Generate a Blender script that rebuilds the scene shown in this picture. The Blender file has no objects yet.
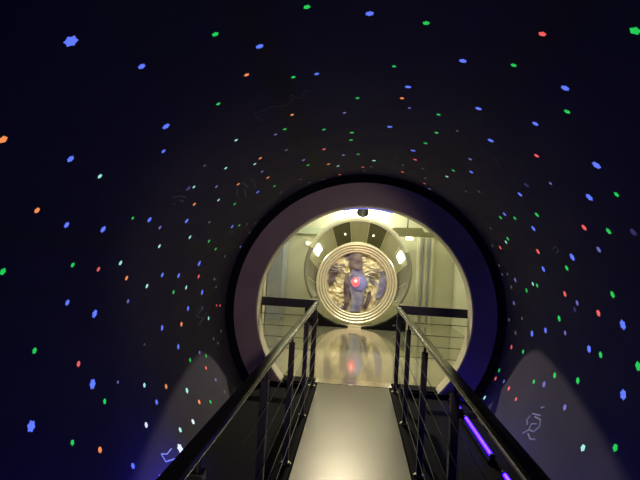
UVS, E_MAIN, E_ROOM, E_WASH, E_WORLD, E_RING_FILL, E_DISC = 13., 640., 125., 90., .3, 190., 130.
import bpy, bmesh, math, random
from mathutils import Vector, Matrix
random.seed(4)
PI = math.pi
C = bpy.context.scene.collection
rad = math.radians

# ------------------------------------------------------------ materials
def srgb(r, g, b):
    f = lambda c: (c/255/12.92) if c/255 <= .04045 else ((c/255+.055)/1.055)**2.4
    return (f(r), f(g), f(b), 1)

def mat(name, col, rough=.5, metal=0., noise=None, bump=0., emit=None, estr=0., spec=.5, bscale=40):
    """Principled material; noise = (scale, second colour) mixes two colours by a noise texture."""
    m = bpy.data.materials.new(name); m.use_nodes = True
    nt = m.node_tree; b = nt.nodes['Principled BSDF']
    b.inputs['Base Color'].default_value = col
    b.inputs['Roughness'].default_value = rough
    b.inputs['Metallic'].default_value = metal
    b.inputs['Specular IOR Level'].default_value = spec
    tc = nt.nodes.new('ShaderNodeTexCoord')
    if noise:
        n = nt.nodes.new('ShaderNodeTexNoise'); n.inputs['Scale'].default_value = noise[0]; n.inputs['Detail'].default_value = 5
        nt.links.new(tc.outputs['Object'], n.inputs['Vector'])
        r = nt.nodes.new('ShaderNodeValToRGB')
        r.color_ramp.elements[0].position = .35; r.color_ramp.elements[1].position = .68
        r.color_ramp.elements[0].color = col; r.color_ramp.elements[1].color = noise[1]
        nt.links.new(n.outputs['Fac'], r.inputs['Fac']); nt.links.new(r.outputs['Color'], b.inputs['Base Color'])
    if bump:
        n2 = nt.nodes.new('ShaderNodeTexNoise'); n2.inputs['Scale'].default_value = bscale; n2.inputs['Detail'].default_value = 3
        nt.links.new(tc.outputs['Object'], n2.inputs['Vector'])
        bp = nt.nodes.new('ShaderNodeBump'); bp.inputs['Strength'].default_value = bump; bp.inputs['Distance'].default_value = .01
        nt.links.new(n2.outputs['Fac'], bp.inputs['Height']); nt.links.new(bp.outputs['Normal'], b.inputs['Normal'])
    if emit:
        b.inputs['Emission Color'].default_value = emit; b.inputs['Emission Strength'].default_value = estr
    return m

M = {}
M['lining'] = mat('tunnel_lining', (.070, .064, .088, 1), .8, 0, (3., (.056, .052, .076, 1)), spec=.2)
M['black'] = mat('black_paint', (.005, .005, .006, 1), .9, spec=.08)
M['rail_black'] = mat('black_powder_coat', (.008, .008, .009, 1), .42)
M['ring'] = mat('dark_ring_laminate', (.36, .285, .29, 1), .3, 0, (2.5, (.30, .24, .25, 1)), spec=.35)
M['reveal'] = mat('pale_reveal_paint', (.55, .52, .38, 1), .4)
M['deck'] = mat('brushed_deck_steel', (.080, .077, .058, 1), .34, .85, (1.2, (.068, .065, .049, 1)), .05, bscale=6)
M['handrail'] = mat('satin_handrail_steel', (.010, .010, .009, 1), .16, 0, spec=.3)
M['cable'] = mat('steel_cable', (.03, .03, .028, 1), .3, .3)
M['bright_steel'] = mat('polished_steel', (.80, .78, .70, 1), .12, 1.)
M['room_floor'] = mat('polished_floor_sheet', (.50, .48, .34, 1), .09, .6, (1.6, (.42, .40, .28, 1)), .02, bscale=3)
M['room_wall'] = mat('pale_olive_wall', (.60, .60, .42, 1), .34, 0, (1.3, (.50, .50, .35, 1)))
M['ceiling'] = mat('room_ceiling', (.6, .58, .45, 1), .7)
M['grey_column'] = mat('grey_column_paint', (.27, .29, .31, 1), .35, 0, (2., (.21, .23, .26, 1)))
M['pale_strip'] = mat('pale_yellow_strip', (.75, .70, .48, 1), .4)
M['green_panel'] = mat('pale_green_panel', (.46, .52, .37, 1), .4)
M['olive'] = mat('olive_paint', (.16, .155, .07, 1), .45)
M['collar_dark'] = mat('dark_olive_reflection', (.12, .125, .05, 1), .25, .1)  # dark reflections in the polished collar, put into the facet colour
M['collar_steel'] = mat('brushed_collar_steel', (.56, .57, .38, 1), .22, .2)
M['collar_shade'] = mat('grey_collar_shade', (.27, .27, .21, 1), .25, .2)  # dimmer collar sides, their shade put into the colour
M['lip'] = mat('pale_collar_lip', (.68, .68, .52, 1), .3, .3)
M['ridge'] = mat('silver_ridge', (.82, .75, .56, 1), .25, .5)
M['foil_dark_reflection'] = mat('dark_plum_reflection', (.10, .06, .075, 1), .3, .3, (6., (.30, .26, .26, 1)), .6, bscale=14)
M['foil_blue_reflection'] = mat('blue_reflection', (.14, .135, .28, 1), .3, .2, (7., (.40, .39, .44, 1)), .6, emit=(.05, .08, .6, 1), estr=.05, bscale=14)
M['blue_halo'] = mat('blue_halo_glow', (.2, .2, .5, 1), .3, emit=(.30, .26, .60, 1), estr=.3)
M['red_lamp'] = mat('red_lamp_glow', (.8, .1, .1, 1), .3, emit=(1, .16, .18, 1), estr=.9)
M['pink_core'] = mat('pink_lamp_core', (1, .6, .6, 1), .3, emit=(1, .42, .40, 1), estr=2.)
M['lamp_glint_white'] = mat('white_lamp_and_glint', (1, 1, .9, 1), .3, emit=(1, .98, .82, 1), estr=9.)  # spotlight lens, and the reflected highlights painted on the collar
M['lamp_warm'] = mat('warm_lamp_glow', (1, .9, .7, 1), .3, emit=(1, .93, .68, 1), estr=3.)
M['uv'] = mat('violet_tube_glow', (.3, .1, .9, 1), .3, emit=(.022, .003, 1, 1), estr=UVS)
M['blue_strip'] = mat('blue_strip_glow', (.1, .1, .9, 1), .3, emit=(.22, .24, .9, 1), estr=.6)

def foil_material():
    m = bpy.data.materials.new('crumpled_gold_foil'); m.use_nodes = True
    nt = m.node_tree; b = nt.nodes['Principled BSDF']; L = nt.links.new
    tc = nt.nodes.new('ShaderNodeTexCoord')
    n = nt.nodes.new('ShaderNodeTexNoise'); n.inputs['Scale'].default_value = 2.6; n.inputs['Detail'].default_value = 4; n.inputs['Distortion'].default_value = 1.2
    L(tc.outputs['Object'], n.inputs['Vector'])
    r = nt.nodes.new('ShaderNodeValToRGB'); e = r.color_ramp.elements
    e[0].position = .32; e[0].color = (.20, .17, .22, 1)  # purple grey reflections mixed into the foil colour
    e[1].position = .46; e[1].color = (.72, .60, .36, 1)
    x = e.new(.40); x.color = (.38, .35, .33, 1)
    x = e.new(.66); x.color = (.95, .84, .56, 1)
    L(n.outputs['Fac'], r.inputs['Fac']); L(r.outputs['Color'], b.inputs['Base Color'])
    v = nt.nodes.new('ShaderNodeTexVoronoi'); v.inputs['Scale'].default_value = 7
    L(tc.outputs['Object'], v.inputs['Vector'])
    bp = nt.nodes.new('ShaderNodeBump'); bp.inputs['Strength'].default_value = .5; bp.inputs['Distance'].default_value = .05
    L(v.outputs['Distance'], bp.inputs['Height']); L(bp.outputs['Normal'], b.inputs['Normal'])
    b.inputs['Metallic'].default_value = .05; b.inputs['Roughness'].default_value = .35
    return m
M['foil'] = foil_material()

STARCOL = {'b': ('blue', (.12, .20, 1, 1), 1.0), 'g': ('green', (.015, .62, .09, 1), .9), 'o': ('orange', (1, .30, .085, 1), .95),
           'r': ('red', (1, .13, .12, 1), .9), 'c': ('pale cyan', (.40, .90, .78, 1), .85), 'p': ('violet', (.17, .17, .55, 1), .8),
           'w': ('white', (.75, .9, .95, 1), .95), 'f': ('faint grey', (.17, .165, .175, 1), .55), 'd': ('dim violet', (.05, .05, .20, 1), .5)}
SM = {k: mat('fluorescent_%s_paint' % v[0].replace(' ', '_'), tuple(c*.5 for c in v[1][:3])+(1,), .6, emit=v[1], estr=v[2]) for k, v in STARCOL.items()}
M['drawing'] = mat('faint_white_ink', (.12, .12, .16, 1), .6, emit=(.16, .16, .26, 1), estr=.07)
M['drawing_mid'] = mat('dim_white_ink', (.25, .25, .3, 1), .6, emit=(.30, .28, .42, 1), estr=.22)
M['drawing_bright'] = mat('pale_blue_ink', (.4, .45, .6, 1), .6, emit=(.30, .36, .8, 1), estr=.55)

# ------------------------------------------------------------ mesh helpers
def box(bm, x0, x1, y0, y1, z0, z1, bev=0):
    r = bmesh.ops.create_cube(bm, size=1)
    vs = r['verts']
    bmesh.ops.scale(bm, vec=(abs(x1-x0), abs(y1-y0), abs(z1-z0)), verts=vs)
    bmesh.ops.translate(bm, vec=((x0+x1)/2, (y0+y1)/2, (z0+z1)/2), verts=vs)
    if bev:
        es = list({e for v in vs for e in v.link_edges})
        bmesh.ops.bevel(bm, geom=es, offset=bev, segments=2, affect='EDGES', profile=.5)

def tube(bm, pts, r, seg=8, cap=True):
    pts = [Vector(p) for p in pts]; rings = []
    for i, p in enumerate(pts):
        d = (pts[min(i+1, len(pts)-1)] - pts[max(i-1, 0)]).normalized()
        a = d.orthogonal().normalized() if abs(d.z) > .9 else d.cross(Vector((0, 0, 1))).normalized()
        b = d.cross(a)
        rr = r[i] if isinstance(r, (list, tuple)) else r
        rings.append([bm.verts.new(p + rr*(math.cos(2*PI*k/seg)*a + math.sin(2*PI*k/seg)*b)) for k in range(seg)])
    for A, B in zip(rings, rings[1:]):
        for k in range(seg):
            bm.faces.new((A[k], A[(k+1) % seg], B[(k+1) % seg], B[k]))
    if cap:
        bm.faces.new(rings[0][::-1]); bm.faces.new(rings[-1])

def revolve(bm, prof, seg=96, a0=0., a1=2*PI, closed=True):
    """prof: (radius, y) pairs turned about the Y axis; angle measured from up (+Z) towards +X."""
    full = abs(a1-a0-2*PI) < 1e-6
    n = seg if full else seg+1
    rings = []
    for k in range(n):
        t = a0 + (a1-a0)*k/seg
        rings.append([bm.verts.new((r*math.sin(t), y, r*math.cos(t))) for r, y in prof])
    m = len(prof)
    for k in range(seg):
        A, B = rings[k], rings[(k+1) % n]
        for j in range(m if closed else m-1):
            bm.faces.new((A[j], A[(j+1) % m], B[(j+1) % m], B[j]))
    if not full and closed:
        bm.faces.new(rings[0]); bm.faces.new(rings[-1][::-1])

def prism(bm, pts, y0, y1):
    """outline of (x, z) points extruded along Y"""
    A = [bm.verts.new((x, y0, z)) for x, z in pts]; B = [bm.verts.new((x, y1, z)) for x, z in pts]
    n = len(pts)
    bm.faces.new(A); bm.faces.new(B[::-1])
    for k in range(n):
        bm.faces.new((A[k], B[k], B[(k+1) % n], A[(k+1) % n]))

def obj(name, bm, m, parent=None, smooth=False, loc=None):
    bmesh.ops.recalc_face_normals(bm, faces=bm.faces)
    me = bpy.data.meshes.new(name); bm.to_mesh(me); bm.free()
    me.materials.append(m)
    if smooth:
        for p in me.polygons: p.use_smooth = True
        me.set_sharp_from_angle(angle=rad(35))
    o = bpy.data.objects.new(name, me); C.objects.link(o)
    if parent: o.parent = parent
    if loc: o.location = loc
    return o

def tag(o, label, cat, group=None):
    o['label'] = label; o['category'] = cat
    if group: o['group'] = group
    return o

def thing(name, label, cat, loc=(0, 0, 0), group=None):
    o = bpy.data.objects.new(name, None); C.objects.link(o); o.location = loc; o.empty_display_size = .1
    return tag(o, label, cat, group)

def struct(name, bm, m, smooth=False, loc=None):
    o = obj(name, bm, m, None, smooth, loc); o['kind'] = 'structure'; return o

def B(): return bmesh.new()
STARS = [
(-56.9,4.8,"b",0.046,10,0), (-71.5,4.4,"b",0.063,10,1), (-58.3,3.55,"b",0.047,10,2), (-59.8,2.95,"b",0.044,10,3), (-44.8,2.47,"b",0.031,10,4),
(-40.6,2.27,"b",0.047,10,5), (-63.3,2.49,"b",0.047,10,6), (-63.2,2.16,"b",0.037,10,7), (-52.4,1.89,"b",0.038,10,8), (-38.7,1.41,"b",0.052,10,9),
(-41.5,4.57,"b",0.044,11,0), (-20.5,2.01,"b",0.04,11,1), (-35.6,1.74,"b",0.034,11,2), (-36.2,4.8,"g",0.036,11,0), (-22.4,4.62,"g",0.039,11,1),
(-23.3,3.26,"g",0.032,11,2), (-17.3,2.44,"g",0.03,11,3), (-31.4,2.39,"g",0.03,11,4), (-25.2,1.79,"g",0.034,11,5), (-5.3,4.58,"g",0.039,0,0),
(-7.4,4,"g",0.039,0,1), (-7.1,3.76,"g",0.04,0,2), (-14.3,3.55,"g",0.034,0,3), (-5.7,2.94,"g",0.032,0,4), (0.7,2.45,"g",0.027,0,5),
(4,1.98,"g",0.037,0,6), (-12.5,1.8,"g",0.034,0,7), (-35.5,4.34,"o",0.037,11,0), (-42.7,3.91,"o",0.034,11,1), (-32.8,3.66,"o",0.036,11,2),
(-20.3,3.02,"o",0.03,11,3), (-24.4,2.23,"o",0.031,11,4), (2.7,3.59,"b",0.046,0,0), (4.2,2.73,"b",0.042,0,1), (-13.1,2.47,"b",0.03,0,2),
(-4.1,1.91,"b",0.04,0,3), (11.3,4.22,"b",0.05,1,0), (29.4,4.14,"b",0.045,1,1), (25.9,3.23,"b",0.05,1,2), (18.9,2.81,"b",0.044,1,3),
(29.1,2.66,"b",0.042,1,4), (11.5,2.28,"b",0.042,1,5), (27.3,2.18,"b",0.044,1,6), (-15.7,4.86,"o",0.041,0,0), (3.7,2.93,"o",0.032,0,1),
(-10.1,4.56,"p",0.039,0,0), (-8.7,3.22,"p",0.028,0,1), (5.9,3.1,"p",0.027,0,2), (25.4,4.39,"g",0.042,1,0), (13.4,3.88,"g",0.042,1,1),
(14.4,3.52,"g",0.038,1,2), (12.5,3.12,"g",0.034,1,3), (18.8,2.18,"g",0.033,1,4), (27.2,1.64,"g",0.046,1,5), (21.5,5.5,"r",0.041,1,0),
(11.7,5.28,"r",0.045,1,1), (13.4,4.54,"r",0.044,1,2), (19.1,1.87,"r",0.036,1,3), (55.6,4.89,"g",0.053,2,0), (47.5,4.66,"g",0.051,2,1),
(48.9,4.33,"g",0.047,2,2), (49.4,3.84,"g",0.055,2,3), (56.5,3.01,"g",0.053,2,4), (49,2.68,"g",0.041,2,5), (30.7,2.36,"g",0.039,2,6),
(-53.2,3.46,"o",0.034,10,0), (-61.4,1.91,"o",0.034,10,1), (-52.8,1.52,"o",0.037,10,2), (-49.7,3.85,"c",0.034,10,0), (-62.9,3.83,"c",0.042,10,1),
(-49,3.21,"c",0.029,10,2), (-66.2,3.33,"c",0.038,10,3), (-53.6,2.16,"c",0.031,10,4), (-55.8,5.02,"g",0.038,10,0), (-66.2,4.71,"g",0.041,10,1),
(-48.9,4.31,"g",0.037,10,2), (-63.5,4.37,"g",0.043,10,3), (-60.1,2.73,"g",0.025,10,4), (-35.1,3.72,"c",0.032,11,0), (-40.8,3.37,"c",0.03,11,1),
(-33.9,3.01,"c",0.03,11,2), (-57.6,5.85,"f",0.037,10,0), (-52.9,5.6,"f",0.036,10,1), (-54.4,5.28,"f",0.034,10,2), (-68.9,5.18,"f",0.045,10,3),
(-57.2,4.05,"f",0.035,10,4), (-43.1,3.05,"f",0.024,10,5), (-64.7,5.74,"p",0.043,10,0), (-46.4,3.56,"p",0.035,10,1), (-61.3,3.17,"p",0.036,10,2),
(-49.9,3.15,"d",0.056,10,-1), (-22.9,4.35,"p",0.042,11,0), (-35.3,4.04,"p",0.035,11,1), (-25.9,3.29,"p",0.029,11,2), (-19.6,5.71,"f",0.042,11,0),
(-25.2,5.55,"f",0.041,11,1), (-36.3,5.24,"f",0.039,11,2), (-27.4,5.16,"f",0.038,11,3), (-25.8,3.79,"f",0.033,11,4), (-12.5,5.6,"r",0.041,0,0),
(-3.4,5.26,"r",0.039,0,1), (-15.7,4.17,"r",0.04,0,2), (-12.6,5.06,"c",0.038,0,0), (0.3,4.89,"c",0.047,0,1), (-2.8,5.51,"f",0.035,0,0),
(-0.4,5.22,"f",0.033,0,1), (20.2,5.21,"f",0.039,1,0), (10.6,4.92,"f",0.037,1,1), (17.3,4.81,"f",0.031,1,2), (33.9,4.82,"f",0.041,1,3),
(36.2,4.53,"f",0.044,1,4), (18.4,3.33,"f",0.026,1,5), (24.5,5.73,"p",0.049,1,0), (26.1,3.83,"p",0.042,1,1), (25.5,4.71,"c",0.04,1,-1),
(58.8,5.3,"r",0.052,2,0), (60.8,4.3,"r",0.062,2,1), (35,3.03,"r",0.041,2,2), (55,3.27,"r",0.056,2,3), (46.7,4.49,"b",0.049,2,0),
(53.3,4.1,"b",0.059,2,1), (42.3,3.81,"b",0.05,2,2), (48.2,2.95,"b",0.061,2,3), (42.2,2.62,"b",0.061,2,4), (42.4,3.23,"p",0.033,2,0),
(60.7,3.25,"p",0.053,2,1), (40.5,3.56,"d",0.055,2,0), (57.2,2.77,"d",0.059,2,1), (-89.4,5.5,"r",0.036,9,0), (-88.9,5.36,"r",0.035,9,1),
(-76.1,4.52,"r",0.05,9,2), (-71.7,2.64,"r",0.035,9,3), (-90.8,2.65,"r",0.042,9,4), (-99.7,5.53,"f",0.042,9,0), (-103.5,5.35,"f",0.035,9,1),
(-81.3,5.23,"f",0.04,9,2), (-101.1,5.22,"f",0.04,9,3), (-78,5.09,"f",0.044,9,4), (-92.4,3.51,"f",0.024,9,5), (-82.2,4.76,"b",0.063,9,0),
(-86.5,4.41,"b",0.054,9,1), (-97.4,4.19,"b",0.052,9,2), (-75,3.97,"b",0.049,9,3), (-89.8,3.83,"b",0.052,9,4), (-74.3,3.61,"b",0.045,9,5),
(-81.3,2.75,"b",0.059,9,6), (-96.1,2.8,"b",0.072,9,7), (-77.9,2.44,"b",0.039,9,8), (-92.7,5.08,"c",0.05,9,0), (-79.3,4.25,"c",0.047,9,1),
(-76.9,3.39,"c",0.043,9,2), (-70.5,2.87,"c",0.04,9,3), (-80,3.96,"g",0.044,9,0), (-70.6,2.37,"g",0.035,9,1), (-85.5,2.25,"g",0.04,9,2),
(-71.3,1.89,"g",0.04,9,3), (-88.1,4.84,"d",0.053,9,-1), (-90.9,4.27,"o",0.053,9,0), (-74.2,3.03,"o",0.039,9,1), (-102.8,4.72,"p",0.047,9,0),
(-80,3.15,"p",0.037,9,1), (-105.2,4.89,"g",0.043,8,0), (-119.3,4.62,"g",0.047,8,1), (-103.3,4.44,"g",0.05,8,2), (-100.9,2.92,"g",0.043,8,3),
(-104.8,2.55,"g",0.039,8,4), (-108.9,4.81,"r",0.048,8,-1), (-114.7,4.97,"p",0.05,8,0), (-98.4,3.1,"p",0.026,8,1), (-120.4,5.07,"f",0.04,8,0),
(-123.9,4.43,"f",0.041,8,1), (-111.1,4.21,"c",0.063,8,0), (-118.8,3.83,"c",0.054,8,1), (-102.5,3.47,"c",0.045,8,2), (-116.6,4.38,"o",0.055,8,0),
(-106.2,3.83,"o",0.049,8,1), (-109.4,2.78,"o",0.046,8,2), (-108.3,3.61,"b",0.047,8,0), (-123.7,3.28,"b",0.048,8,1), (-117,3.05,"b",0.045,8,2),
(-98.1,2.25,"b",0.066,8,3), (-119.8,4.1,"w",0.057,8,0), (-122.5,3.7,"w",0.088,8,1), (-111.5,3.37,"w",0.048,8,2), (70.1,5.98,"f",0.045,2,0),
(66.4,5.73,"f",0.043,2,1), (57.8,5.55,"f",0.042,2,2), (69.7,5.46,"f",0.042,2,3), (50.5,5.2,"f",0.039,2,4), (56.8,5.01,"c",0.044,2,-1),
(89.6,4.94,"b",0.072,3,0), (86.7,4.6,"b",0.062,3,1), (66.6,4.36,"b",0.063,3,2), (62.6,3.69,"b",0.071,3,3), (87.1,3.77,"b",0.066,3,4),
(78.4,3.27,"b",0.077,3,5), (97.1,5.13,"g",0.057,3,0), (74.9,4.98,"g",0.055,3,1), (72.4,4.65,"g",0.052,3,2), (81.5,4.28,"g",0.068,3,3),
(65.8,3.87,"g",0.057,3,4), (87.4,3.6,"g",0.059,3,5), (71.6,3.31,"g",0.058,3,6), (86.6,3.14,"g",0.076,3,7), (80.9,5.46,"p",0.06,3,0),
(71.6,5.25,"p",0.063,3,1), (85.2,4.18,"p",0.052,3,2), (75.5,3.88,"p",0.053,3,3), (72.1,4.75,"c",0.047,3,-1), (88.2,5.78,"f",0.051,3,0),
(74.7,5.45,"f",0.048,3,1), (92,5.42,"f",0.054,3,2), (85.7,5.23,"f",0.046,3,3), (97.8,5.49,"r",0.061,3,0), (73.6,4.07,"r",0.06,3,1),
(77,3.57,"r",0.062,3,2), (77.6,3.95,"d",0.058,3,-1), (112,5.98,"r",0.059,4,0), (111.5,5.2,"r",0.058,4,1), (112.7,4.93,"r",0.05,4,2),
(108.5,5.68,"g",0.057,4,0), (104.1,4.7,"g",0.053,4,1), (98.6,4.32,"g",0.064,4,2), (96.5,3.91,"g",0.068,4,3), (105.7,3.25,"g",0.064,4,4),
(110.7,5.4,"p",0.054,4,0), (102.9,4.48,"p",0.072,4,1), (105,4.01,"p",0.066,4,2), (120.7,5.75,"c",0.064,4,0), (110.6,3.58,"c",0.065,4,1),
(94.1,3.29,"b",0.08,4,-1),
]
# ------------------------------------------------------------ measurements (metres; the viewer stands on the walkway)
AX, AZ, RT = .12, .86, 1.66        # tunnel axis and radius
YE = 5.74                          # end of the turning tunnel
YR0, YR1 = 5.80, 6.02              # fixed end ring
WX, HW = .05, .477                 # walkway centre, half distance between the railings
RX0, RX1, RY1, RZ1 = -2.15, 2.35, 11.8, 3.5

# ------------------------------------------------------------ setting
bm = B(); revolve(bm, [(RT, -1.8), (RT, YE), (RT+.04, YE), (RT+.04, -1.8)], 256)
struct('wall_tunnel', bm, M['lining'], True, (AX, 0, AZ))

# wall that carries the end ring: a sheet with a round hole, facing the tunnel, painted black
def holed_wall(x0, x1, z0, z1, y0, y1, r):
    bm = B(); n = 128
    corners = [(x0, z0), (x0, z1), (x1, z1), (x1, z0)]
    def outer(t):
        dx, dz = math.sin(t), math.cos(t)
        s = []
        if dx > 1e-9: s.append((x1-AX)/dx)
        if dx < -1e-9: s.append((x0-AX)/dx)
        if dz > 1e-9: s.append((z1-AZ)/dz)
        if dz < -1e-9: s.append((z0-AZ)/dz)
        k = min(s); return AX+dx*k, AZ+dz*k
    ts = sorted([2*PI*k/n for k in range(n)] + [math.atan2(x-AX, z-AZ) % (2*PI) for x, z in corners])
    R = []
    for t in ts:
        ox, oz = outer(t); ix, iz = AX+r*math.sin(t), AZ+r*math.cos(t)
        R.append([bm.verts.new(v) for v in ((ix, y0, iz), (ox, y0, oz), (ox, y1, oz), (ix, y1, iz))])
    for k in range(len(R)):
        A, Bq = R[k], R[(k+1) % len(R)]
        for j in range(4): bm.faces.new((A[j], A[(j+1) % 4], Bq[(j+1) % 4], Bq[j]))
    return bm
struct('wall_front', holed_wall(RX0-.1, RX1+.1, -1.1, RZ1, 5.93, 6.02, 1.56), M['black'])

bm = B(); box(bm, RX0, RX1, 6.02, RY1, -.06, 0); struct('floor', bm, M['room_floor'])
bm = B(); box(bm, RX0-.1, RX0, 6.02, RY1+.1, -.06, RZ1); struct('wall_left', bm, M['room_wall'])
bm = B(); box(bm, RX1, RX1+.1, 6.02, RY1+.1, -.06, RZ1); struct('wall_right', bm, M['room_wall'])
bm = B(); box(bm, RX0, RX1, RY1, RY1+.1, -.06, RZ1); struct('wall_back', bm, M['room_wall'])
bm = B(); box(bm, RX0-.1, RX1+.1, 5.93, RY1+.1, RZ1, RZ1+.1); struct('ceiling', bm, M['ceiling'])

# ------------------------------------------------------------ end ring
t = thing('doorway_ring', 'broad dark round ring framing the bright doorway at the tunnel end', 'ring', (AX, 0, AZ))
bm = B(); revolve(bm, [(1.30, YR0), (1.57, YR0), (1.57, 5.935), (1.30, 5.935)], 160); obj('ring_face', bm, M['ring'], t, True)
bm = B(); revolve(bm, [(1.285, YR0+.012), (1.30, YR0+.002), (1.30, YR1+.03), (1.285, YR1+.03)], 160)
obj('inner_rim', bm, M['reveal'], t, True)['label'] = 'pale inner rim'
bm = B(); revolve(bm, [(1.27, 5.99), (1.284, 5.99), (1.284, 6.03), (1.27, 6.03)], 30, rad(-14), rad(14))
obj('light_strip', bm, M['blue_strip'], t, True)['label'] = 'thin glowing blue strip'

# ------------------------------------------------------------ walkway
t = thing('walkway', 'polished steel walkway running down the middle of the dark tunnel', 'walkway', (WX, 0, 0))
ys = [-1.7, .6, 2.2, 5.79]
for y0, y1 in zip(ys, ys[1:]):
    bm = B(); box(bm, -.425, .425, y0+.003, y1-.003, -.025, 0, .004); obj('deck_plate', bm, M['deck'], t)
bm = B(); box(bm, -.46, .46, 5.796, 6.015, -.03, .004, .003); obj('threshold_plate', bm, M['bright_steel'], t)
for s in (-1, 1):
    bm = B(); box(bm, s*.43, s*.545, -1.7, 5.79, -.09, .010, .006); obj('edge_kerb', bm, M['black'], t)
bm = B(); box(bm, -.47, .47, -1.7, 5.79, -.16, -.03); obj('base_frame', bm, M['black'], t)
for k, (xa, xb) in enumerate(((-1.24, -.51), (.61, 1.34))):
    bm = B(); box(bm, xa, xb, -1.7, 5.74, -.16, -.07); struct('trim_%d' % (k+1), bm, M['black'])

for k, (xa, xb) in enumerate(((-1.15, -.51), (.61, 1.2))):  # black boards added to hide blue tube light under the doorway
    bm = B(); box(bm, xa, xb, 5.755, 5.795, -.16, -.02); box(bm, max(xa, -.80), min(xb, 1.04), 5.79, 6.018, -.03, 0); struct('trim_%d' % (k+3), bm, M['black'])

# ------------------------------------------------------------ walkway railings
RZ = .975
posts_y = [5.6, 4.55, 3.5, 2.45, 1.4, .35, -.7]
cables_z = [.17, .32, .47, .62, .77]
for s, side in ((-1, 'left'), (1, 'right')):
    t = thing('railing', 'steel handrail on black posts along the %s edge of the walkway' % side, 'railing', (WX + s*HW, 0, 0), 'railings along the walkway')
    # flat handrail with rounded edges, mitred end
    bm = B(); box(bm, -.028, .028, -1.2, 5.70, RZ-.03, RZ, .009); obj('handrail', bm, M['handrail'], t, True)
    for y in posts_y:
        bm = B(); box(bm, -.02, .02, y-.024, y+.024, .010, .885, .003); p = obj('post', bm, M['rail_black'], t)
        bm = B(); tube(bm, [(0, y, .88), (0, y, RZ-.03)], .009, 10); obj('rail_bracket', bm, M['rail_black'], p, True)
        bm = B(); revolve(bm, [(0.0001, 0), (.042, 0), (.042, .008), (.03, .018), (.0001, .02)], 20)
        bmesh.ops.rotate(bm, matrix=Matrix.Rotation(PI/2, 3, 'X'), verts=bm.verts)
        bmesh.ops.translate(bm, vec=(0, y, .010), verts=bm.verts)
        obj('base_flange', bm, M['bright_steel'], p, True)
    for z in cables_z:
        bm = B(); tube(bm, [(-s*.024, -1.2, z), (-s*.024, 5.66, z)], .0028, 6); obj('cable', bm, M['cable'], t, True)

# barriers that turn outwards behind the ring
for s, side, xa, xb in ((-1, 'left', RX0, WX-HW-.03), (1, 'right', WX+HW+.03, RX1)):
    t = thing('barrier', 'black flat barrier bar with thin wires below it, %s of the walkway end' % side, 'railing', ((xa+xb)/2, 6.12, 0), 'barriers behind the doorway ring')
    h = (xb-xa)/2
    bm = B(); box(bm, -h, h, -.02, .02, .845, .955, .006); obj('top_bar', bm, M['rail_black'], t)
    for z in (.32, .46, .60, .745):
        bm = B(); tube(bm, [(-h, 0, z), (h, 0, z)], .0045, 6); obj('wire', bm, M['rail_black'], t, True)
    x = s*(-h+.03)
    bm = B(); box(bm, x-.02, x+.02, -.018, .018, 0, .86, .003); obj('post', bm, M['rail_black'], t)
    x = s*(h-.5)
    bm = B(); box(bm, x-.02, x+.02, -.018, .018, 0, .86, .003); obj('post', bm, M['rail_black'], t)

# ------------------------------------------------------------ violet tube lamps beside the walkway
def tube_lamp(x, y0, y1, label):
    t = thing('tube_lamp', label, 'lamp', (x, (y0+y1)/2, -.07), 'violet tube lamps along the walkway')
    h = (y1-y0)/2
    bm = B(); box(bm, -.035, .035, -h, h, 0, .035, .005); obj('batten', bm, M['black'], t)
    bm = B(); tube(bm, [(0, -h+.03, .062), (0, h-.03, .062)], .016, 12); obj('tube', bm, M['uv'], t, True)
    for s in (-1, 1):
        bm = B(); box(bm, -.02, .02, s*h-s*.03, s*h, .03, .085, .004); obj('end_cap', bm, M['rail_black'], t)
spans = [(5.15, 5.70), (4.0, 4.97), (2.80, 3.72), (1.6, 2.52)]
wr = ['nearest the doorway ring', 'second from the doorway ring', 'third from the doorway ring', 'farthest from the doorway ring']
for (y0, y1), w in zip(spans, wr):
    tube_lamp(1.18, y0, y1, 'glowing violet tube lamp right of the walkway, %s' % w)
for (y0, y1), w in zip(spans[2:], ('the farther one from the viewer', 'the nearer one to the viewer')):
    tube_lamp(-1.15, y0, y1, 'glowing violet tube lamp left of the walkway, %s' % w)

# ------------------------------------------------------------ round collar and foil disc in the bright room
CX, CY, CZ = .05, 10.6, 1.25
t = thing('round_collar', 'large faceted metal collar surrounding the foil disc in the bright room', 'collar', (CX, 0, 0))
def ring_pt(r, zc, y, a): return Vector((r*math.sin(a), y, zc + r*math.cos(a)))
N = 16
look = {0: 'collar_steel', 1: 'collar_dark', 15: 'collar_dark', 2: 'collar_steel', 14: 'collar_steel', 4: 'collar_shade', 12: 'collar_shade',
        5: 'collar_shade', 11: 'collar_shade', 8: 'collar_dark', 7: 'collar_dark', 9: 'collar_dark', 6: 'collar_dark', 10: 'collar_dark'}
def collar_panel(bm, a0, a1, f0=0., f1=1., lift=0., th=.03):
    """wedge of the funnel between front circle and back circle"""
    n = 6; rows = []
    for k in range(n+1):
        a = a0+(a1-a0)*k/n
        pf = ring_pt(1.09-lift, CZ-.04, CY+.03, a); pb = ring_pt(.90-lift, .97, 11.35, a)
        qf = ring_pt(1.09+th, CZ-.04, CY+.03, a); qb = ring_pt(.90+th, .97, 11.35, a)
        rows.append([bm.verts.new(v) for v in (pf.lerp(pb, f0), pf.lerp(pb, f1), qf.lerp(qb, f1), qf.lerp(qb, f0))])
    for A, Bq in zip(rows, rows[1:]):
        for j in range(4): bm.faces.new((A[j], A[(j+1) % 4], Bq[(j+1) % 4], Bq[j]))
    bm.faces.new(rows[0]); bm.faces.new(rows[-1][::-1])
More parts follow.
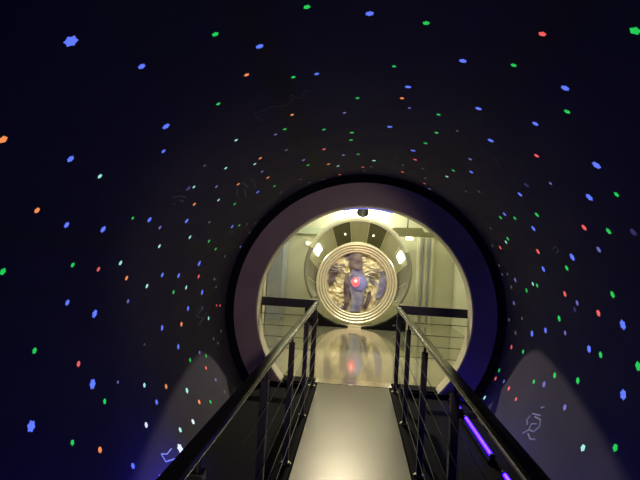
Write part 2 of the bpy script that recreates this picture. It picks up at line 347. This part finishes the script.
for k in range(-5, 6):
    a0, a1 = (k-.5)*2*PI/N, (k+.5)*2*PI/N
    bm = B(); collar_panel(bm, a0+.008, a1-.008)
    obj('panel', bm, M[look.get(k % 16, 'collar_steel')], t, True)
    bm = B(); collar_panel(bm, a1-.008, a1+.008, 0, 1, .008); obj('rib', bm, M['lip'], t)
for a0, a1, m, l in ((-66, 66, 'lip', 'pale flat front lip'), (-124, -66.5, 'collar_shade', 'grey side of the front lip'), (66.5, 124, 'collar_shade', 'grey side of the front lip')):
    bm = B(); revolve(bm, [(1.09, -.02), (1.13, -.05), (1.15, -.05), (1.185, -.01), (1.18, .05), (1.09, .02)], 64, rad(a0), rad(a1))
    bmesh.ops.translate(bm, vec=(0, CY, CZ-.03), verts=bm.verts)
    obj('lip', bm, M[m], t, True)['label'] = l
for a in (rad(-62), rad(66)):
    bm = B(); collar_panel(bm, a-.09, a+.09, .10, .42, .03, -.012)  # bright reflections on the collar, built as glowing panels
    obj('wedge_glint', bm, M['lamp_glint_white'], t, True)['label'] = 'glowing white panel for a reflected highlight'
for a in (rad(-19), rad(19)):
    bm = B(); p = ring_pt(.985, 1.09, 10.98, a); bmesh.ops.create_uvsphere(bm, u_segments=10, v_segments=8, radius=.022, matrix=Matrix.Translation(p))
    obj('spot_bulb', bm, M['lamp_warm'], t, True)

# disc
DX, DY, DZ, DR = .045, 10.93, .925, .955
t = thing('foil_disc', 'round gold foil disc with ribbed silver rim and glowing red centre', 'decoration', (DX, DY, 0))
prof_r = [.925, .865, .805, .75]
for i, r in enumerate(prof_r):
    bm = B(); yy = .02+.05*i
    revolve(bm, [(r+.03*math.cos(2*PI*k/10), yy+.03*math.sin(2*PI*k/10)) for k in range(10)], 96)
    bmesh.ops.translate(bm, vec=(0, 0, DZ), verts=bm.verts)
    obj('rim_ridge', bm, M['ridge'], t, True)
bm = B(); prism(bm, [(DR*.985*math.sin(2*PI*k/96), DZ+DR*.985*math.cos(2*PI*k/96)) for k in range(96)], .30, .36); obj('backing', bm, M['ridge'], t)
# crumpled foil: fan grid pushed in and out
bm = B(); rnd = random.Random(11); nr, na = 12, 48; rows = []
for i in range(nr+1):
    r = .735*i/nr
    rows.append([bm.verts.new((r*math.sin(2*PI*(k+.5*(i % 2))/na), .24+rnd.uniform(-.03, .03)*(i < nr), DZ+r*math.cos(2*PI*(k+.5*(i % 2))/na))) for k in range(na)] if i else [bm.verts.new((0, .24, DZ))])
for k in range(na):
    bm.faces.new((rows[0][0], rows[1][k], rows[1][(k+1) % na]))
for i in range(1, nr):
    for k in range(na):
        a, b, c, d = rows[i][k], rows[i][(k+1) % na], rows[i+1][(k+1) % na], rows[i+1][k]
        bm.faces.new((a, b, c)); bm.faces.new((a, c, d))
obj('foil', bm, M['foil'], t)
def plate(pts, y0, y1, name, m, label=None, bev=.012):  # plates standing in for dark and blue reflections in the foil
    bm = B(); prism(bm, [(x, DZ+z) for x, z in pts], y0, y1)
    if bev: bmesh.ops.bevel(bm, geom=list(bm.edges), offset=bev, segments=2, affect='EDGES')
    o = obj(name, bm, m, t)
    if label: o['label'] = label
    return o
plate([(-.19, .66), (-.15, .70), (.02, .68), (.09, .72), (.12, .50), (.13, .36), (.05, .30), (-.10, .33), (-.20, .40), (-.22, .52)], .12, .24, 'foil_reflection', M['foil_dark_reflection'], 'dark plum reflection above the lamp')
plate([(-.10, .33), (.10, .34), (.22, .16), (.27, -.02), (.18, -.22), (.20, -.42), (.08, -.68), (-.12, -.70), (-.08, -.40), (-.16, -.15), (-.17, .12)], .15, .24, 'foil_reflection', M['foil_blue_reflection'], 'blue centre reflection')
plate([(-.27, .22), (-.18, .20), (-.19, -.15), (-.14, -.42), (-.20, -.66), (-.28, -.66), (-.25, -.40), (-.31, -.10)], .16, .24, 'foil_reflection', M['foil_dark_reflection'], 'dark reflected streak left of the lamp')
plate([(-.66, .28), (-.50, .46), (-.44, .30), (-.50, .12), (-.56, -.10), (-.68, -.06)], .18, .24, 'foil_reflection', M['foil_dark_reflection'], 'dark reflection at the left')
plate([(.62, .30), (.70, .10), (.66, -.20), (.58, -.34), (.46, -.34), (.52, -.10), (.55, .16)], .18, .24, 'foil_reflection', M['foil_blue_reflection'], 'blue reflection at the right')
plate([(.28, -.20), (.36, -.18), (.34, -.44), (.24, -.62), (.18, -.58), (.26, -.42)], .18, .24, 'foil_reflection', M['foil_dark_reflection'], 'dark reflection right of the lamp')
for s in (-1, 1):  # dark streaks for the arms of the figure reflected in the foil
    for k in range(3):
        bm = B(); z = DZ+.20+.075*k
        pts = [(s*(.24+.40*u), .15-.02*math.sin(u*PI), z + .07*u*(1-.2*k) + .03*math.sin(u*5+k)) for u in [i/8 for i in range(9)]]
        tube(bm, pts, [.016*(1-.6*abs(2*i/8-1)) for i in range(9)], 6); obj('reflection_streak', bm, M['foil_dark_reflection'], t, True)
bm = B(); revolve(bm, [(.001, .08), (.09, .09), (.145, .11), (.165, .15), (.145, .19), (.001, .19)], 40, closed=False); bmesh.ops.translate(bm, vec=(.07, 0, DZ-.01), verts=bm.verts)  # blue halo of the red bulb, built as a glowing dome
lamp = obj('lamp', bm, M['blue_halo'], t, True); lamp['label'] = 'glowing blue halo dome'  # blue halo of the bulb, not a lamp of its own
bm = B(); bmesh.ops.create_uvsphere(bm, u_segments=24, v_segments=14, radius=.10, matrix=Matrix.Translation((-.02, .07, DZ+.02)) @ Matrix.Diagonal((1, .6, 1.1, 1)))
obj('red_bulb', bm, M['red_lamp'], lamp, True)['label'] = 'glowing red bulb'
bm = B(); bmesh.ops.create_uvsphere(bm, u_segments=16, v_segments=10, radius=.036, matrix=Matrix.Translation((-.02, .01, DZ+.05)) @ Matrix.Diagonal((1, .6, 1, 1)))
obj('bulb_core', bm, M['pink_core'], lamp, True)['label'] = 'pale pink bulb core'

for ch in t.children_recursive:                                    # trim the disc to its real size
    for v in ch.data.vertices: v.co = Vector((v.co.x*.965, v.co.y, DZ+(v.co.z-DZ)*.965))

# dark blocks put in for the collar's floor reflection, either side of the disc
for s, side in ((-1, 'left'), (1, 'right')):
    t = thing('reflection_block', 'dark curved block for the floor reflection at the collar foot, %s side' % side, 'reflection_block', (CX+s*.80, 10.42, 0), 'reflection blocks at the foot of the collar')
    bm = B(); prism(bm, [(s*x-s*.80, z) for x, z in ((.14, 0), (1.08, 0), (1.08, .42), (.92, .36), (.66, .17), (.40, .055), (.14, .012))], -.10, .12); obj('body', bm, M['black'], t)
    bm = B(); tube(bm, [(s*.02, -.112, .12), (s*.02, -.099, .12)], .018, 12); obj('reflection_block_stud', bm, M['bright_steel'], t, True)

# ------------------------------------------------------------ other fittings of the bright room
t = thing('column', 'grey square column with a pale strip, left side of bright room', 'column', (-1.82, 11.0, 0))
bm = B(); box(bm, -.16, .16, -.1, .7, 0, RZ1); obj('shaft', bm, M['grey_column'], t)
bm = B(); box(bm, -.24, -.19, -.14, .0, 0, RZ1, .005); obj('edge_strip', bm, M['pale_strip'], t)['label'] = 'pale yellow upright strip'
t = thing('pilaster', 'fluted olive pilaster on the right side of the bright room', 'column', (1.66, 11.59, 0))
bm = B(); box(bm, -.2, .2, .05, .2, 0, 2.12, .005); obj('shaft', bm, M['room_wall'], t)
for k in range(5):
    bm = B(); tube(bm, [(-.15+.075*k, .05, .06), (-.15+.075*k, .05, 2.05)], .028, 10); obj('flute', bm, M['grey_column'] if k % 2 else M['room_wall'], t, True)
bm = B(); box(bm, -.23, .23, .0, .2, 2.1, 2.2, .008); obj('capital', bm, M['olive'], t)
t = tag(obj('wall_panel', (lambda b: (box(b, -.36, .36, -.05, .05, -.09, .09, .01), b)[1])(B()), M['green_panel'], None, False, (-1.15, 11.74, 2.10)), 'pale green horizontal panel on the back wall, left of the collar', 'panel')

def spot(x, y, z, label, m, head):
    t = thing('spotlight', label, 'lamp', (x, y, z), 'spotlights in the bright room')
    bm = B(); tube(bm, [(0, 0, .12), (0, 0, RZ1-z)], .014, 8); obj('stem', bm, M['rail_black'], t, True)
    bm = B(); tube(bm, [(0, -.12*head, .14*head), (0, .02*head, .05*head), (0, .16*head, -.06*head)], [.07*head, .10*head, .13*head], 20); h = obj('lamp_head', bm, m, t, True)
    bm = B(); tube(bm, [(0, .158*head, -.0585*head), (0, .175*head, -.072*head)], .115*head, 20); obj('lens', bm, M['lamp_glint_white'], h, True)
spot(.10, 10.75, 2.60, 'dark spotlight head above the round collar', M['rail_black'], 1.1)
t = thing('ceiling_shade', 'olive wedge shaped lamp shade hanging right of the round collar', 'lamp', (1.12, 10.9, 2.12))
bm = B(); prism(bm, [(-.36, .07), (-.30, .10), (.30, .12), (.36, .02), (.22, -.07), (-.16, -.08)], -.15, .15); obj('shade', bm, M['olive'], t)
bm = B(); tube(bm, [(0, 0, .10), (0, 0, RZ1-2.12)], .014, 8); obj('stem', bm, M['rail_black'], t, True)
bm = B(); box(bm, -.05, .12, -.17, -.13, -.16, -.09, .01); obj('bulb', bm, M['lamp_warm'], t)
t = thing('wall_lamp', 'small twin warm lamp on the back wall left of the collar', 'lamp', (-1.12, 11.78, 1.78))
bm = B(); box(bm, -.14, .14, -.03, .02, -.05, .05, .01); obj('mount', bm, M['pale_strip'], t)
for x in (-.07, .07):
    bm = B(); tube(bm, [(x, -.03, 0), (x, -.07, 0)], .04, 14); obj('bulb', bm, M['lamp_warm'], t, True)

# ------------------------------------------------------------ star stickers on the tunnel lining
COLN = {k: v[0] for k, v in STARCOL.items()}
CLOCK = 'twelve one two three four five six seven eight nine ten eleven'.split()
ORD = 'first second third fourth fifth sixth seventh eighth ninth tenth eleventh'.split()
def star_mesh(kind, c):
    """flat sticker 1 unit across, its back on z=0, 0.02 thick: six-pointed, five-pointed or a rounded spot"""
    n, inner, phase = {'six': (6, .72, .1), 'five': (5, .78, .3), 'dot': (8, .93, 0)}[kind]
    bm = B(); pts = []
    for k in range(2*n):
        r = .5 if k % 2 == 0 else .5*inner
        a = PI*k/n+phase; pts.append((r*math.cos(a), r*math.sin(a)))
    A = [bm.verts.new((x, y, 0)) for x, y in pts]; T = [bm.verts.new((x*.96, y*.96, .03)) for x, y in pts]
    bm.faces.new(A[::-1]); bm.faces.new(T)
    for k in range(2*n): bm.faces.new((A[k], A[(k+1) % (2*n)], T[(k+1) % (2*n)], T[k]))
    return obj('star_sticker', bm, SM[c])
def on_wall(a, y, lift):
    """matrix with Z pointing to the tunnel axis, X around the wall"""
    t = rad(a); nrm = Vector((-math.sin(t), 0, -math.cos(t))); x = Vector((math.cos(t), 0, -math.sin(t))); yv = nrm.cross(x)
    p = Vector((AX, y, AZ)) - nrm*(RT-lift)
    return Matrix((( x.x, yv.x, nrm.x, p.x), (x.y, yv.y, nrm.y, p.y), (x.z, yv.z, nrm.z, p.z), (0, 0, 0, 1)))
proto = {}
for a, y, c, size, ck, rank in STARS:
    y = min(y, 5.66)
    kind = 'six' if (c in 'bw' and size > .026) else ('five' if size > .026 else 'dot')
    if (kind, c) not in proto:
        o = proto[(kind, c)] = star_mesh(kind, c)
    else:
        o = proto[(kind, c)].copy(); C.objects.link(o)
    sk = .93 if kind == 'six' else (.86 if kind == 'five' else .80)
    o.matrix_world = on_wall(a, y, .0004) @ Matrix.Rotation(random.uniform(0, 1.2), 4, 'Z') @ Matrix.Diagonal((size*sk, size*sk, .06, 1))
    sz = 'large' if size > .04 else ('small' if size > .02 else 'tiny')
    if rank < 0: lab = '%s %s star on tunnel wall at %s o\'clock from doorway, only %s one' % (sz, COLN[c], CLOCK[ck], COLN[c])
    else: lab = '%s %s star on tunnel wall at %s o\'clock from doorway, %s %s outward' % (sz, COLN[c], CLOCK[ck], ORD[rank], COLN[c])
    tag(o, lab, 'star', 'glowing %s stars on the tunnel wall' % COLN[c])

# line drawings between the stars
def drawing(lines, w, m, label, dots=True):
    bm = B()
    for ln in lines:
        P = [on_wall(a, y, .0015).translation for a, y in ln]
        for p, q in zip(P, P[1:]): tube(bm, [p, q], w, 6)
        if dots:
            for p in P: bmesh.ops.create_icosphere(bm, subdivisions=1, radius=w*2.4, matrix=Matrix.Translation(p))
    o = obj('constellation_drawing', bm, m)
    tag(o, label, 'drawing', 'line drawings on the tunnel wall')
drawing([[(-120.76, 3.58), (-120.91, 3.49), (-119.77, 3.42), (-122.07, 3.43), (-123.42, 3.57)]], .0042, M['drawing_bright'], 'bright zigzag line drawing low on the left tunnel wall by the handrail', False)
drawing([[(-15.09, 2.7), (-15.92, 2.65), (-17.03, 2.78), (-18.88, 2.68), (-18.89, 2.77), (-20.42, 2.82), (-23.36, 2.76), (-27.25, 2.75), (-26.91, 2.92)]], .0012, M['drawing'], 'faint long chain of dots and lines on the upper left tunnel ceiling')
drawing([[(-88.79, 4.78), (-90.17, 4.7), (-92.08, 4.89), (-93.25, 4.77)], [(-92.08, 4.89), (-90.32, 4.99)]], .0035, M['drawing'], 'faint forked line drawing on the left tunnel wall near the ring')
drawing([[(112.92, 4.42), (112.37, 4.3), (114.16, 4.26), (116.53, 4.31), (117.19, 4.4), (115.18, 4.41), (114.11, 4.33)], [(117.19, 4.4), (119.42, 4.46)], [(111.44, 4.33), (112.63, 4.48)], [(113.6, 4.5), (115.2, 4.52), (116.4, 4.47)], [(118.2, 4.38), (118.9, 4.3), (117.8, 4.22)], [(108.6, 4.33), (109.4, 4.38)]], .008, M['drawing_mid'], 'pale swirl drawing in the lit patch on the lower right wall', False)
drawing([[(-53.15, 3.04), (-52.37, 3.13), (-52.2, 3.21)], [(-53.33, 3.18), (-53.34, 3.23)], [(-54.73, 3.14)], [(-51.23, 3.02)]], .0022, M['drawing'], 'faint loose cluster of dots at upper left of the tunnel wall')
drawing([[(-41.65, 3.98), (-41.76, 4.14)], [(-39.23, 4.04), (-39.18, 4.15), (-40.4, 4.37)], [(-44.47, 4.03), (-46.16, 4.17)], [(-43.2, 4.2), (-44.77, 4.39)]], .0025, M['drawing'], 'faint broken chain of dots just above the ring at upper left')
drawing([[(26.34, 3.52), (28.12, 3.51), (30.59, 3.5), (31.33, 3.59), (32.6, 3.59)], [(29.96, 3.82), (31.89, 3.82)]], .0012, M['drawing'], 'faint thin arc drawing on the upper right tunnel wall')
drawing([[(60.19, 3.96), (59.33, 3.88), (60.54, 3.86), (61.41, 3.94)]], .005, M['drawing'], 'faint bent smudge drawing on the right tunnel wall', False)

# ------------------------------------------------------------ light
def point(name, loc, energy, r, col=(1, .95, .8), spot=None, aim=None):
    l = bpy.data.lights.new(name, 'SPOT' if spot else 'POINT'); l.energy = energy; l.shadow_soft_size = r; l.color = col
    o = bpy.data.objects.new(name, l); C.objects.link(o); o.location = loc
    if spot:
        l.spot_size = rad(spot); l.spot_blend = .4
        o.rotation_euler = (Vector(aim)-Vector(loc)).to_track_quat('-Z', 'Y').to_euler()
    return o
point('ceiling_spot_light', (-.08, 8.4, 3.36), E_MAIN, .05, (1, .87, .68), spot=100, aim=(.1, 4.2, .3))
def area(name, loc, aim, sx, sy, energy, col):
    l = bpy.data.lights.new(name, 'AREA'); l.shape = 'RECTANGLE'; l.size = sx; l.size_y = sy; l.energy = energy; l.color = col
    o = bpy.data.objects.new(name, l); C.objects.link(o); o.location = loc
    o.rotation_euler = (Vector(aim)-Vector(loc)).to_track_quat('-Z', 'Y').to_euler()
area('room_fill_light', (.1, 9.2, 3.44), (.1, 10.6, 0), 3.2, 1.2, E_ROOM, (1, .96, .74))  # unseen area light added as general fill for the room
point('wall_wash_light', (.08, 11.45, 2.58), E_WASH, .05, (1, .97, .82))

point('ring_fill_light', (.3, -1.7, 1.75), E_RING_FILL, .08, (1, .72, .56), spot=29, aim=(-.7, 5.8, 1.0))  # warm fill added behind the camera to brighten the end ring
point('disc_fill_light', (.05, 9.0, 3.3), E_DISC, .08, (1, .93, .75), spot=46, aim=(.05, 10.93, 1.0))  # unseen spot added to brighten the foil disc
w = bpy.data.worlds.new('blue_fill_world'); bpy.context.scene.world = w; w.use_nodes = True  # blue ambient fill, added to tint the tunnel through its open rear
w.node_tree.nodes['Background'].inputs['Color'].default_value = (.25, .25, 1, 1)
w.node_tree.nodes['Background'].inputs['Strength'].default_value = E_WORLD

# ------------------------------------------------------------ camera
cd = bpy.data.cameras.new('camera'); cam = bpy.data.objects.new('camera', cd); C.objects.link(cam)
cd.sensor_width = 36; cd.lens = 481/640*36; cd.clip_start = .02
vp = Vector((36, -16, -481)).normalized()                       # where the tunnel runs, in the camera's axes
up = Vector((.055, 1, 0)); up = (up - up.dot(vp)*vp).normalized()
rt = vp.cross(up)
cam.matrix_world = Matrix.Translation((0, 0, 1.54)) @ Matrix((rt, vp, up)).to_4x4()
sc = bpy.context.scene; sc.camera = cam
sc.view_settings.view_transform = 'Standard'; sc.view_settings.look = 'None'
sc.view_settings.exposure = 0; sc.view_settings.gamma = 1; sc.view_settings.use_curve_mapping = False
